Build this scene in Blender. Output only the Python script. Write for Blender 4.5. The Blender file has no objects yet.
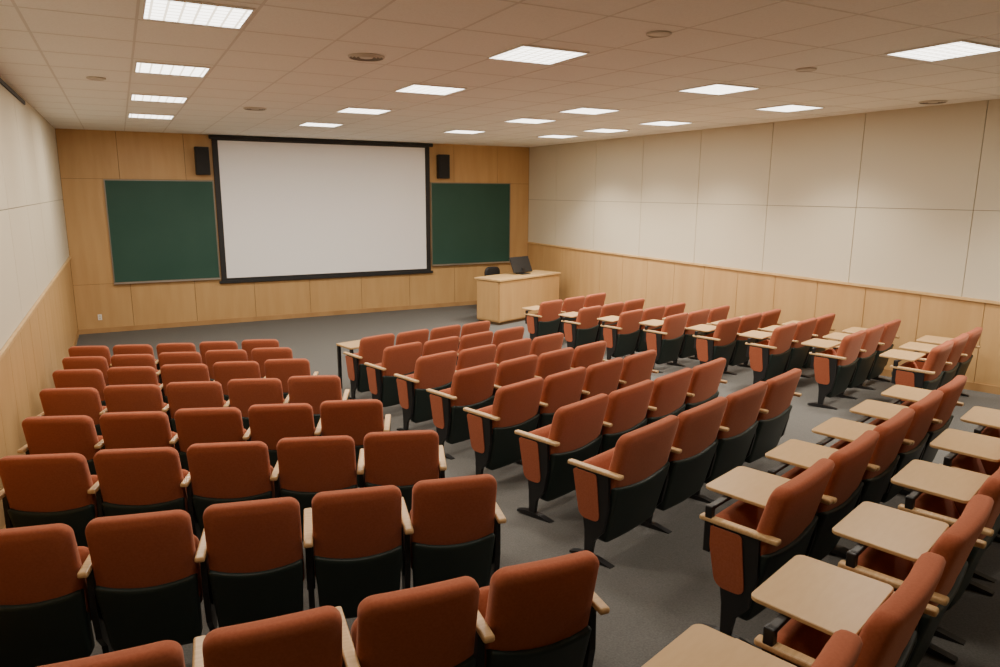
import bpy, bmesh, math
from mathutils import Vector, Matrix
scene=bpy.context.scene; COL=bpy.context.collection
XL,XR,YB,YF,ZC=-0.956,9.437,-2.2,16.18,3.98
WZ,MZ=1.54,2.66
def zf(y): return 0.0 if y>10.1 else 0.5-0.5*(y-3.5)/6.6

# ---------------- materials ----------------
def mat(name,col,rough=.6,metal=0,spec=.5):
    m=bpy.data.materials.new(name);m.use_nodes=True
    b=m.node_tree.nodes['Principled BSDF']
    b.inputs['Base Color'].default_value=(*col,1);b.inputs['Roughness'].default_value=rough
    b.inputs['Metallic'].default_value=metal;b.inputs['Specular IOR Level'].default_value=spec
    return m
def noise_mat(name,c1,c2,scale,rough=.8,bump=0,stretch=(1,1,1),detail=4,spec=.3,lo=.35,hi=.65,bscale=None,bdist=.01):
    m=mat(name,c1,rough,0,spec);t=m.node_tree;N=t.nodes;L=t.links;b=N['Principled BSDF']
    tc=N.new('ShaderNodeTexCoord');mp=N.new('ShaderNodeMapping');mp.inputs['Scale'].default_value=stretch
    n=N.new('ShaderNodeTexNoise');n.inputs['Scale'].default_value=scale;n.inputs['Detail'].default_value=detail
    r=N.new('ShaderNodeValToRGB');r.color_ramp.elements[0].position=lo;r.color_ramp.elements[1].position=hi
    r.color_ramp.elements[0].color=(*c1,1);r.color_ramp.elements[1].color=(*c2,1)
    L.new(tc.outputs['Object'],mp.inputs[0]);L.new(mp.outputs[0],n.inputs['Vector']);L.new(n.outputs['Fac'],r.inputs[0]);L.new(r.outputs[0],b.inputs['Base Color'])
    if bump:
        bp=N.new('ShaderNodeBump');bp.inputs['Strength'].default_value=bump;bp.inputs['Distance'].default_value=bdist
        if bscale:
            n2=N.new('ShaderNodeTexNoise');n2.inputs['Scale'].default_value=bscale;L.new(tc.outputs['Object'],n2.inputs['Vector']);L.new(n2.outputs['Fac'],bp.inputs['Height'])
        else: L.new(n.outputs['Fac'],bp.inputs['Height'])
        L.new(bp.outputs[0],b.inputs['Normal'])
    return m
M_or=noise_mat('orange_fabric',(.315,.086,.043),(.355,.102,.052),90,.92,.2,spec=.1,bscale=400,bdist=.002)
b=M_or.node_tree.nodes['Principled BSDF'];b.inputs['Sheen Weight'].default_value=.28;b.inputs['Sheen Roughness'].default_value=.5;b.inputs['Sheen Tint'].default_value=(1,.6,.45,1)
M_bk=mat('black_shell',(.014,.026,.022),.5)
M_leg=mat('black_steel',(.012,.012,.013),.45)
M_arm=noise_mat('arm_wood',(.54,.345,.16),(.64,.42,.21),6,.4,0,(2,14,14),spec=.4)
M_tab=noise_mat('tablet_laminate',(.51,.325,.148),(.535,.343,.16),3,.4,0,(3,14,3),spec=.4)
M_wood=noise_mat('maple_panel',(.49,.295,.122),(.54,.335,.145),2.2,.42,0,(3,3,.35),detail=6,spec=.35)
M_woodh=noise_mat('maple_top',(.56,.36,.16),(.64,.43,.20),2.2,.4,0,(.5,4,4),detail=6)
M_groove=mat('groove_brown',(.12,.07,.033),.8)
M_cream=mat('cream_fabric',(.62,.555,.425),.95,0,.1)
M_seam=mat('seam_dark',(.24,.205,.15),.9)
M_carpet=noise_mat('grey_carpet',(.110,.107,.101),(.150,.146,.138),95,.97,.35,spec=.05,detail=5,lo=.3,hi=.7,bdist=.006)
M_board=noise_mat('green_chalkboard',(.022,.073,.054),(.028,.081,.061),1.2,.6,0,spec=.3)
M_alu=mat('aluminium',(.45,.42,.37),.35,.8)
M_dframe=mat('bronze_frame',(.22,.20,.16),.45,.5)
M_screen=mat('screen_white',(.96,.96,.98),.7,0,.2)
M_black=mat('black_matte',(.010,.010,.011),.6)
M_speaker=noise_mat('speaker_grille',(.008,.008,.008),(.03,.03,.03),300,.7)
M_white=mat('white_metal',(.82,.79,.73),.5)
M_vent=mat('vent_grey',(.58,.54,.47),.5)
M_slot=mat('vent_slot',(.18,.16,.13),.6)
M_tbar=mat('t_bar',(.72,.69,.63),.6)
M_tile=noise_mat('ceiling_tile',(.88,.865,.81),(.92,.905,.85),70,.95,.1,spec=.1,detail=3,lo=.35,hi=.55,bdist=.003)
m=bpy.data.materials.new('lens_emissive');m.use_nodes=True;t=m.node_tree;N=t.nodes;L=t.links;b=N['Principled BSDF']
tc=N.new('ShaderNodeTexCoord');br=N.new('ShaderNodeTexBrick');br.offset=0;br.inputs['Scale'].default_value=1
br.inputs['Brick Width'].default_value=.09;br.inputs['Row Height'].default_value=.09;br.inputs['Mortar Size'].default_value=.008
br.inputs['Color1'].default_value=(1,.95,.86,1);br.inputs['Color2'].default_value=(1,.95,.86,1);br.inputs['Mortar'].default_value=(.4,.35,.27,1)
L.new(tc.outputs['Object'],br.inputs['Vector']);L.new(br.outputs['Color'],b.inputs['Emission Color']);b.inputs['Emission Strength'].default_value=6
b.inputs['Base Color'].default_value=(.8,.8,.8,1)
M_lens=m

# ---------------- mesh helpers ----------------
def finish(bm,name,mats,smooth=False):
    me=bpy.data.meshes.new(name);bmesh.ops.recalc_face_normals(bm,faces=bm.faces[:])
    if smooth:
        for f in bm.faces: f.smooth=True
    bm.to_mesh(me);bm.free()
    for mm in (mats if isinstance(mats,(list,tuple)) else [mats]): me.materials.append(mm)
    return me
def box(bm,x0,x1,y0,y1,z0,z1,mi=0,bev=0,seg=2,M=None):
    r=bmesh.ops.create_cube(bm,size=1);vs=r['verts']
    for v in vs: v.co=Vector(((x0+x1)/2+v.co.x*(x1-x0),(y0+y1)/2+v.co.y*(y1-y0),(z0+z1)/2+v.co.z*(z1-z0)))
    fs=set(f for v in vs for f in v.link_faces)
    for f in fs: f.material_index=mi
    if bev:
        es=list(set(e for v in vs for e in v.link_edges))
        rr=bmesh.ops.bevel(bm,geom=es,offset=bev,segments=seg,affect='EDGES',profile=.5)
        for f in rr['faces']: f.material_index=mi
        vs=list(set([v for v in vs if v.is_valid]+[v for f in rr['faces'] for v in f.verts]))
        vs=list(set(v2 for v in vs for f in v.link_faces for v2 in f.verts))
    if M:
        for v in vs: v.co=M@v.co
    return vs
def bmesh_box(name,mats,boxes,smooth=False,bev=0,seg=2):
    bm=bmesh.new()
    for b in boxes: box(bm,*b[:6],mi=b[6] if len(b)>6 else 0,bev=bev,seg=seg)
    return finish(bm,name,mats,smooth)
def obj(name,me,loc=(0,0,0),rz=0,parent=None,**k):
    o=bpy.data.objects.new(name,me);COL.objects.link(o)
    o.location=loc;o.rotation_euler=(0,0,rz)
    if parent: o.parent=parent
    for a,b in k.items(): o[a]=b
    return o
def rrect(w0,w1,z0,z1,r0,r1,n=6,ntop=0):
    pts=[]
    for cx,cz,r,a0 in ((w0/2,z0,r0,-90),(w1/2,z1,r1,0),(-w1/2,z1,r1,90),(-w0/2,z0,r0,180)):
        sx=1 if cx>0 else -1;sz=1 if a0 in(0,90) else -1
        c=(cx-sx*r,cz-sz*r)
        if a0==90 and ntop:
            p0=pts[-1];q=(c[0],c[1]+r)
            for j in range(1,ntop): pts.append((p0[0]+(q[0]-p0[0])*j/ntop,p0[1]+(q[1]-p0[1])*j/ntop))
        for i in range(n+1):
            a=math.radians(a0+90*i/n);pts.append((c[0]+r*math.cos(a),c[1]+r*math.sin(a)))
    if ntop:
        p0,q=pts[-1],pts[0]
        for j in range(1,ntop): pts.append((p0[0]+(q[0]-p0[0])*j/ntop,p0[1]+(q[1]-p0[1])*j/ntop))
    return pts
def puffy(name,mats,outline,layers,xf):
    bm=bmesh.new();cx=0;cz=(min(p[1] for p in outline)+max(p[1] for p in outline))/2
    hx=max(abs(p[0]-cx) for p in outline);hz=max(abs(p[1]-cz) for p in outline)
    rings=[]
    for ins,d in layers:
        rings.append([bm.verts.new(xf(cx+(a-cx)*(hx-ins)/hx,cz+(b-cz)*(hz-ins)/hz,d)) for a,b in outline])
    n=len(outline)
    for r0,r1 in zip(rings,rings[1:]):
        for i in range(n): bm.faces.new((r0[i],r0[(i+1)%n],r1[(i+1)%n],r1[i]))
    for r in (rings[0],rings[-1]):
        a=sum((v.co for v in r),Vector())/n;c=bm.verts.new(a)
        for i in range(n): bm.faces.new((r[i],r[(i+1)%n],c))
    return finish(bm,name,mats,True)

# ---------------- room ----------------
def struct(name,me,loc=(0,0,0)):
    o=obj(name,me,loc);o['kind']='structure';return o
bm=bmesh.new()
ys=[YB-.1,3.5,9.7]+[9.7+.8*i/6 for i in range(1,7)]+[YF+.1]
def zs(y):
    if y<=9.7: return zf(y)
    if y>=10.5: return 0
    t=(y-9.7)/.8; return zf(9.7)*(1-t)**2
rows=[]
for y in ys: rows.append([bm.verts.new((x,y,zs(y))) for x in (XL-.1,XR+.1)])
low=[[bm.verts.new((x,y,-.3)) for x in (XL-.1,XR+.1)] for y in (YB-.1,YF+.1)]
for a,b in zip(rows,rows[1:]): bm.faces.new((a[0],a[1],b[1],b[0]))
bm.faces.new((low[0][0],low[0][1],low[1][1],low[1][0]))
floor=struct('floor',finish(bm,'floor',M_carpet))
bx=[(XL-.1,XR+.1,YF+.012,YF+.15,-.2,ZC+.1,1)]
seams=[XL]+[.05+1.21*i for i in range(0,8)]+[XR]
for z0,z1 in ((0,.985),(.991,3.055),(3.061,ZC)):
    for a,b in zip(seams,seams[1:]):
        bx.append((a+.004,b-.004,YF,YF+.012,z0,z1,0))
struct('wall_front',bmesh_box('wall_front',[M_wood,M_groove],bx))
def side_wall(name,x,s):
    def B(d0,d1,y0,y1,z0,z1,mi):
        a,b=x+s*d0,x+s*d1
        return (min(a,b),max(a,b),y0,y1,z0,z1,mi)
    bx=[B(.012,.15,YB-.1,YF+.1,-.2,ZC+.1,3)]
    ysm=[YF,14.85]+[14.85-1.62*i for i in range(1,11)]
    ysm=[v for v in ysm if v>YB]+[YB]
    for a,b in zip(ysm[1:],ysm):
        bx.append(B(0,.012,a+.005,b-.005,WZ+.03,MZ-.004,2));bx.append(B(0,.012,a+.005,b-.005,MZ+.004,ZC,2))
    y=YF
    while y>YB:
        y2=max(y-.81,YB);bx.append(B(0,.012,y2+.0045,y-.0045,0,WZ-.0,0));y=y2
    return struct(name,bmesh_box(name,[M_wood,M_groove,M_cream,M_seam],bx))
side_wall('wall_right',XR,1);side_wall('wall_left',XL,-1)
struct('wall_back',bmesh_box('wall_back',[M_cream],[(XL-.1,XR+.1,YB-.15,YB,-.2,ZC+.1)]))
struct('trim_1',bmesh_box('t',[M_woodh],[(XR-.03,XR,YB,YF,WZ-.01,WZ+.03)],bev=.004))
struct('trim_2',bmesh_box('t',[M_woodh],[(XL,XL+.03,YB,YF,WZ-.01,WZ+.03)],bev=.004))
struct('trim_3',bmesh_box('t',[M_black],[(XL,XL+.02,YB,11.0,ZC-.09,ZC-.045)]))
def sloped_base(name,x0,x1):
    bm=bmesh.new();L=[]
    for y in ys:
        y=min(max(y,YB),YF);z=zs(y)
        L.append([bm.verts.new((x0,y,z-.02)),bm.verts.new((x1,y,z-.02)),bm.verts.new((x1,y,z+.1)),bm.verts.new((x0,y,z+.1))])
    for a,b in zip(L,L[1:]):
        for i in range(4): bm.faces.new((a[i],a[(i+1)%4],b[(i+1)%4],b[i]))
    bm.faces.new(L[0]);bm.faces.new(L[-1])
    struct(name,finish(bm,name,M_base))
M_base=noise_mat('baseboard_wood',(.36,.20,.08),(.44,.26,.11),3,.5)
sloped_base('baseboard_right',XR-.015,XR);sloped_base('baseboard_left',XL,XL+.015)
struct('baseboard_front',bmesh_box('b',[M_base],[(XL+.015,XR-.015,YF-.015,YF,-.01,.1)]))
TX,TY=.68,.82; X0=.55-TX/2; Y0=12.62-TY/2
bm=bmesh.new();box(bm,XL-.1,XR+.1,YB-.1,YF+.1,ZC,ZC+.12,0)
k=math.ceil((XL-X0)/TX)
while X0+k*TX<XR:
    x=X0+k*TX;box(bm,x-.009,x+.009,YB,YF,ZC-.002,ZC,1);k+=1
k=math.ceil((YB-Y0)/TY)
while Y0+k*TY<YF:
    y=Y0+k*TY;box(bm,XL,XR,y-.009,y+.009,ZC-.0018,ZC,1);k+=1
struct('ceiling',finish(bm,'ceiling',[M_tile,M_tbar]))

# ---------------- ceiling lights ----------------
w,d=.315,.305
frame_me=bmesh_box('light_frame',[M_white],[(-w,w,-d,-d+.014,-.014,0),(-w,w,d-.014,d,-.014,0),(-w,-w+.014,-d+.014,d-.014,-.014,0),(w-.014,w,-d+.014,d-.014,-.014,0)])
lens_me=bmesh_box('light_lens',[M_lens],[(-w+.014,w-.014,-d+.014,d-.014,-.013,-.002)])
LX=(.55,3.19,5.93,8.03)
lights=[(0,[12.62,10.16,7.70,5.24,1.96]),(1,[12.62,10.16,7.70,5.36,1.96]),(2,[12.62,10.16,8.52,6.06,3.60,.32]),(3,[12.62,10.98,9.34,6.88,3.60])]
for c,l in lights:
    for y in l:
        e=obj('ceiling_light',None,(LX[c],y,ZC-.0005));e['label']='recessed square ceiling troffer with glowing prismatic lens';e['category']='ceiling light';e['group']='recessed ceiling troffers'
        obj('light_frame',frame_me,parent=e);obj('light_lens',lens_me,parent=e)
        ld=bpy.data.lights.new('troffer_lamp','AREA');ld.shape='RECTANGLE';ld.size=.58;ld.size_y=.55
        ld.energy=20 if y<3 else (68 if y>12 else 53);ld.color=(1,.90,.76)
        if c==3: ld.spread=math.radians(112);ld.energy*=1.1
        lo=bpy.data.objects.new('lamp',ld);COL.objects.link(lo);lo.parent=e;lo.location=(0,0,-.02)
def disc(name,R,mats,loc,label,cat,rings):
    bm=bmesh.new();n=40;prev=None
    for r,z,mi in rings:
        ring=[bm.verts.new((R*r*math.cos(2*math.pi*i/n),R*r*math.sin(2*math.pi*i/n),z)) for i in range(n)]
        if prev:
            for i in range(n):
                f=bm.faces.new((prev[i],prev[(i+1)%n],ring[(i+1)%n],ring[i]));f.material_index=mi
        prev=ring
    bm.faces.new(prev)
    return obj(name,finish(bm,name,mats),loc,label=label,category=cat)
vr=[(1,0,0),(1,-.010,0),(.92,-.016,0),(.8,-.004,1),(.74,-.014,0),(.6,-.004,1),(.54,-.014,0),(.4,-.004,1),(.34,-.014,0),(.1,-.014,0)]
for x,y in ((1.97,6.16),(9.0,5.54),(1.79,10.7)):
    disc('air_diffuser',.155,[M_vent,M_slot],(x,y,ZC-.002),'round louvred air diffuser in the tiled ceiling','air vent',vr)
for x,y in ((3.54,4.24),(5.7,4.73),(-.1,8.7)):
    disc('ceiling_speaker',.09,[M_vent,M_vent],(x,y,ZC-.002),'small round perforated speaker set in a ceiling tile','ceiling speaker',[(1,0,0),(1,-.01,0),(.9,-.014,0),(.86,-.008,1),(.1,-.012,1)])

# ---------------- front wall fittings ----------------
def thing(name,loc,label,cat,rz=0,group=None):
    e=obj(name,None,loc,rz);e['label']=label;e['category']=cat
    if group:e['group']=group
    return e
s=thing('projection_screen',(4.22,YF,0),'large white projection screen with a black border on the wood wall','projection screen')
x0,x1,z0,z1=-2.42,2.43,.90,3.95
obj('screen_frame',bmesh_box('f',[M_black],[(x0,x0+.11,-.05,-.002,z0,z1),(x1-.11,x1,-.05,-.002,z0,z1),(x0+.11,x1-.11,-.05,-.002,z0,z0+.09),(x0+.11,x1-.11,-.05,-.002,z1-.08,z1)],bev=.004),parent=s)
obj('screen_surface',bmesh_box('f',[M_screen],[(x0+.11,x1-.11,-.03,-.004,z0+.09,z1-.08)]),parent=s)
obj('screen_case',bmesh_box('f',[M_black],[(x0-.06,x1+.06,-.14,-.052,z1-.06,z1+.02)],bev=.01),parent=s)
obj('screen_bottom_bar',bmesh_box('f',[M_black],[(x0-.05,x1+.05,-.075,-.052,z0-.02,z0+.04)],bev=.006),parent=s)
for x0,x1,z0,z1 in ((-.24,1.78,.99,3.05),(6.68,8.88,1.06,3.07)):
    s=thing('chalkboard',((x0+x1)/2,YF,0),'green chalkboard in a thin metal frame on the wood wall','chalkboard',group='green chalkboards')
    h=(x1-x0)/2;t=.022
    obj('board',bmesh_box('b',[M_board],[(-h+t,h-t,-.02,-.002,z0+t,z1-t)]),parent=s)
    obj('frame',bmesh_box('b',[M_dframe],[(-h,-h+t,-.03,-.002,z0,z1),(h-t,h,-.03,-.002,z0,z1),(-h+t,h-t,-.03,-.002,z0,z0+t),(-h+t,h-t,-.03,-.002,z1-t,z1)]),parent=s)
    obj('chalk_tray',bmesh_box('b',[M_alu],[(-h,h,-.09,-.03,z0-.012,z0+.008),(-h,h,-.09,-.083,z0+.008,z0+.02)]),parent=s)
for x in (1.58,6.97):
    s=thing('wall_speaker',(x,YF,3.44),'small black box loudspeaker mounted beside the screen','speaker',group='wall speakers')
    obj('cabinet',bmesh_box('c',[M_black],[(-.135,.135,-.22,-.03,-.28,.28)],bev=.01),parent=s)
    obj('grille',bmesh_box('c',[M_speaker],[(-.12,.12,-.232,-.219,-.265,.265)],bev=.004),parent=s)
    obj('bracket',bmesh_box('c',[M_leg],[(-.04,.04,-.03,-.001,-.1,.1)]),parent=s)
s=thing('wall_outlet',(-.55,YF,.32),'small pale electrical outlet plate on the wood wall','outlet')
obj('plate',bmesh_box('o',[M_white],[(-.035,.035,-.008,-.0005,-.057,.057)],bev=.002),parent=s)
obj('socket',bmesh_box('o',[M_vent],[(-.018,.018,-.011,-.008,-.04,-.008),(-.018,.018,-.011,-.008,.008,.04)]),parent=s)

# ---------------- lectern desk ----------------
RD=math.radians(20)
dk=thing('lectern_desk',(7.93,13.98,0),'light maple instructor desk with an overhanging top near the chalkboard','desk',RD)
hw,hd=1.08,.38
obj('body',bmesh_box('d',[M_wood,M_groove],[(-hw+.04,hw-.04,-hd+.04,hd-.04,.06,.955),(-hw+.07,hw-.07,-hd+.07,hd-.07,0,.06,1)],bev=.004),parent=dk)
obj('front_panel',bmesh_box('d',[M_wood],[(-hw+.03,-.002,-hd+.02,-hd+.04,.09,.94),(.002,hw-.03,-hd+.02,-hd+.04,.09,.94)],bev=.002),parent=dk)
obj('side_panel',bmesh_box('d',[M_wood],[(-hw+.02,-hw+.04,-hd+.06,hd-.06,.09,.94)],bev=.003),parent=dk)
obj('desk_top',bmesh_box('d',[M_woodh],[(-hw,hw,-hd,hd,.955,1.0)],bev=.008),parent=dk)
def dpos(a,b,z): 
    v=Matrix.Rotation(RD,3,'Z')@Vector((a,b,0));return (7.93+v.x,13.98+v.y,z)
mo=thing('computer_monitor',dpos(.16,.0,1.0),'black flat computer monitor turned at an angle on the desk','monitor',.28)
bm=bmesh.new();box(bm,-.30,.30,-.02,.02,.04,.42,0,.008,M=Matrix.Rotation(math.radians(-24),4,'X'))
obj('screen_housing',finish(bm,'m',[M_black]),parent=mo)
obj('stand',bmesh_box('m',[M_black],[(-.14,.14,-.10,.12,0,.015),(-.04,.04,-.0,.03,.015,.14)],bev=.004),parent=mo)
p=dpos(.26,.85,0)
oc=thing('office_chair',p,'black swivel office chair behind the desk','chair',RD+math.radians(170))
obj('seat',bmesh_box('s',[M_black],[(-.24,.24,-.24,.24,.42,.50)],bev=.03),parent=oc)
bme=puffy('backrest',M_black,rrect(.42,.46,.56,1.08,.08,.14,7),[(.05,-.30),(.0,-.285),(0,-.26),(.05,-.245)],lambda a,b,d:Vector((a,d,b)))
obj('backrest',bme,parent=oc)
obj('back_support',bmesh_box('s',[M_leg],[(-.03,.03,-.29,-.26,.43,.7),(-.03,.03,-.29,-.15,.41,.44)],bev=.005),parent=oc)
bm=bmesh.new()
bmesh.ops.create_cone(bm,cap_ends=True,segments=16,radius1=.03,radius2=.03,depth=.36,matrix=Matrix.Translation((0,0,.25)))
obj('gas_column',finish(bm,'s',[M_leg],True),parent=oc)
bm=bmesh.new()
for i in range(5):
    R=Matrix.Rotation(2*math.pi*i/5,4,'Z')
    box(bm,-.02,.02,.02,.30,.06,.10,0,.005,M=R);bmesh.ops.create_uvsphere(bm,u_segments=10,v_segments=8,radius=.03,matrix=R@Matrix.Translation((0,.29,.03)))
obj('star_base',finish(bm,'s',[M_leg]),parent=oc)

# ---------------- lecture chairs ----------------
REC=math.tan(math.radians(14))
CH={}
def variant(W,ora,tw=.5,td=.36,bw=None):
    bw=bw or W
    key=(round(W,4),ora,tw,round(bw,4))
    if key in CH: return CH[key]
    v={}
    def xb(z0=None):
        def f(a,b,d):
            q=(a/(bw/2))**2
            if z0 is not None: b=b-.03*(1-q)*max(0,(b-z0)/.3)
            else: b=b+.010*(1-q)*max(0,(b-.6)/.3)
            return Vector((a,d-(b-.42)*REC+.022*q,b))
        return f
    out=rrect(bw,bw*.985,.36,.880,.03,.055,7,8)
    v['backrest']=puffy('backrest',M_or,out,[(.10,-.048),(.05,-.047),(.014,-.042),(.003,-.030),(0,-.014),(0,.012),(.003,.026),(.014,.038),(.045,.045),(.11,.048)],xb())
    out=rrect(bw*.92,bw*.99,.11,.535,.05,.02,6,10)
    v['back_shell']=puffy('back_shell',M_bk,out,[(.03,-.070),(.008,-.068),(0,-.060),(0,-.005),(.006,.0)],xb(.18))
    T=Matrix.Translation((0,.09,.27))@Matrix.Rotation(math.radians(64),4,'X')
    out=rrect(W*.95,W*.90,0,.37,.04,.07,6)
    v['seat']=puffy('seat',M_or,out,[(.04,-.040),(.01,-.036),(0,-.02),(0,.02),(.012,.042),(.05,.05),(.12,.053)],lambda a,b,d:T@Vector((a,b,d)))
    out=rrect(W*.90,W*.86,.0,.35,.04,.06,5)
    v['seat_pan']=puffy('seat_pan',M_bk,out,[(.05,-.080),(.01,-.072),(0,-.04)],lambda a,b,d:T@Vector((a,b,d)))
    bm=bmesh.new();box(bm,-.0235,.0235,-.125,.29,.612,.640,0,.010,3)
    v['armrest']=finish(bm,'armrest',M_arm)
    bm=bmesh.new()
    def prism(pts,x0,x1):
        a=[bm.verts.new((x0,y,z)) for y,z in pts];b=[bm.verts.new((x1,y,z)) for y,z in pts]
        bm.faces.new(a);bm.faces.new(b[::-1]);n=len(pts)
        for i in range(n): bm.faces.new((a[i],a[(i+1)%n],b[(i+1)%n],b[i]))
    prism([(.085,.02),(.135,.02),(.14,.20),(.17,.40),(.21,.57),(.21,.612),(-.03,.612),(-.035,.40),(.0,.22),(.065,.14)],-.014,.014)
    prism([(-.08,0),(.25,0),(.25,.015),(.17,.035),(.04,.035),(-.08,.015)],-.023,.023)
    v['leg']=finish(bm,'leg',M_leg)
    # side panel: rounded soft rectangle leaning forward
    bm=bmesh.new();pts=[]
    for a,b in rrect(.165,.185,.285,.60,.05,.02,4): pts.append((a+.125+(b-.44)*.16,b))
    prism(pts,-.020,.020)
    v['side_panel']=finish(bm,'side_panel',M_or if ora else M_bk)
    out=rrect(tw,tw*.96,-td/2,td/2,.028,.036,6)
    v['tablet']=puffy('tablet',M_tab,out,[(.003,0),(0,.003),(0,.015),(.003,.018)],lambda a,b,d:Vector((a,b,d)))
    for pl in v['tablet'].polygons: pl.use_smooth=False
    bm=bmesh.new();box(bm,-W/2-.045,-W/2-.008,.22,.26,.45,.70,0,.006);box(bm,-W/2-.04,.06,.22,.255,.678,.70,0,.006)
    v['tablet_arm']=finish(bm,'tablet_arm',M_leg)
    CH[key]=v;return v
def chair(x,y,bearing,W,ora,left=True,right=False,tab=False,label='',group='',tw=.5,td=.36,tz=.70,ty=.29,bw=None,tx=0.0):
    """x,y = backrest-top position; bearing clockwise from +Y (deg)"""
    v=variant(W,ora,tw,td,bw);rz=-math.radians(bearing)
    fx,fy=-math.sin(rz),math.cos(rz)
    ox,oy=x+fx*.11,y+fy*.11
    e=obj('lecture_chair',None,(ox,oy,zs(oy)+.003),rz)
    e['label']=label;e['category']='chair';e['group']=group
    for p in ('backrest','back_shell','seat','seat_pan'): obj(p,v[p],parent=e)
    for on,sx in ((left,-1),(right,1)):
        if on:
            for p in ('armrest','leg','side_panel'): obj(p,v[p],(sx*(W/2+.024),0,0),parent=e)
    if tab:
        obj('tablet',v['tablet'],(tx,ty,tz),parent=e);obj('tablet_arm',v['tablet_arm'],parent=e)
def row(x,y,ang,n,pitch,**k):
    a=math.radians(ang);both=k.pop('both',False)
    for i in range(n):
        chair(x+pitch*i*math.cos(a),y+pitch*i*math.sin(a),-ang,left=True,right=(both or i==n-1),**k)
LL='rust-orange upholstered lecture chair with black back shell and wood armrests'
for x,y,a,n,p in ((-.66,2.26,-6,5,.495),(-.54,3.54,-13,5,.497),(-.56,4.84,-20,5,.54),(-.56,5.97,-21,5,.54),(-.56,7.2,-21,5,.54),(-.55,8.33,-20,5,.53),(-.53,9.33,-20,5,.53),(-.52,10.22,-20,5,.53)):
    row(x,y,a,n,p,W=p-.055,bw=p-.050,ora=False,label=LL,group='chairs in the block by the side wall')
for x,y,a,n,p in ((2.90,3.35,18,4,.70),(2.94,4.16,18.5,4,.66),(2.90,5.03,18,4,.615),(2.92,5.94,17,4,.60),(2.92,6.90,16,4,.60),(2.87,7.83,16,4,.60),(2.88,8.83,15,4,.58)):
    row(x,y,a,n,p,W=p-.055,bw=p-.050,ora=True,label=LL,group='chairs in the angled middle block')
LT='rust-orange lecture chair with black base and light wood writing tablet'
row(2.94,2.21,17,5,.715,W=.60,bw=.64,ora=True,tab=True,label=LT,group='tablet chairs in the angled rows',both=True,ty=.19,tw=.43,td=.36,tx=.04)
for i,(x,y) in enumerate(((1.48,1.38),(2.21,1.56),(2.97,1.79),(3.79,2.05),(4.59,2.32),(5.35,2.56))):
    chair(x+.09,y-.29,-17,.60,True,True,True,True,LT,'tablet chairs in the angled rows',.47,.37,.70,.19,.64)
for x,y in ((6.9,10.9),(7.1,9.95),(7.25,9.0),(7.4,8.1),(7.52,7.15),(7.54,6.2),(7.52,5.2),(7.45,4.15)):
    row(x,y,17,3,.67,W=.585,bw=.60,ora=True,tab=True,label=LT,group='tablet chairs beside the panelled wall',tw=.46,td=.34,ty=.26,tx=-.05)
tb=thing('side_table',(2.90,9.75,0),'small light wood table with black metal legs beside the front chairs','table',math.radians(15))
tb.location.z=zs(9.75)
obj('table_top',bmesh_box('t',[M_tab],[(-.28,.28,-.20,.20,.64,.67)],bev=.008),parent=tb)
for sx in(-.25,.25):
    for sy in(-.17,.17):
        obj('leg',bmesh_box('l',[M_leg],[(sx-.02,sx+.02,sy-.02,sy+.02,0,.64)]),parent=tb)

# ---------------- camera & world ----------------
yw,pi_,r,f=0.4893,0.1982,0.0060,704.7
F=Vector((math.sin(yw)*math.cos(pi_),math.cos(yw)*math.cos(pi_),-math.sin(pi_)))
R=Vector((math.cos(yw),-math.sin(yw),0));U=R.cross(F)
R2=R*math.cos(r)+U*math.sin(r);U2=-R*math.sin(r)+U*math.cos(r)
cd=bpy.data.cameras.new('camera');co=bpy.data.objects.new('camera',cd);COL.objects.link(co)
mw=Matrix((R2,U2,-F)).transposed().to_4x4();mw.translation=(0,0,2.85);co.matrix_world=mw
cd.lens=f/1000*36;cd.sensor_width=36;cd.clip_start=.05
scene.camera=co
w=bpy.data.worlds.new('world');scene.world=w;w.use_nodes=True
w.node_tree.nodes['Background'].inputs[0].default_value=(.9,.8,.65,1);w.node_tree.nodes['Background'].inputs[1].default_value=.05
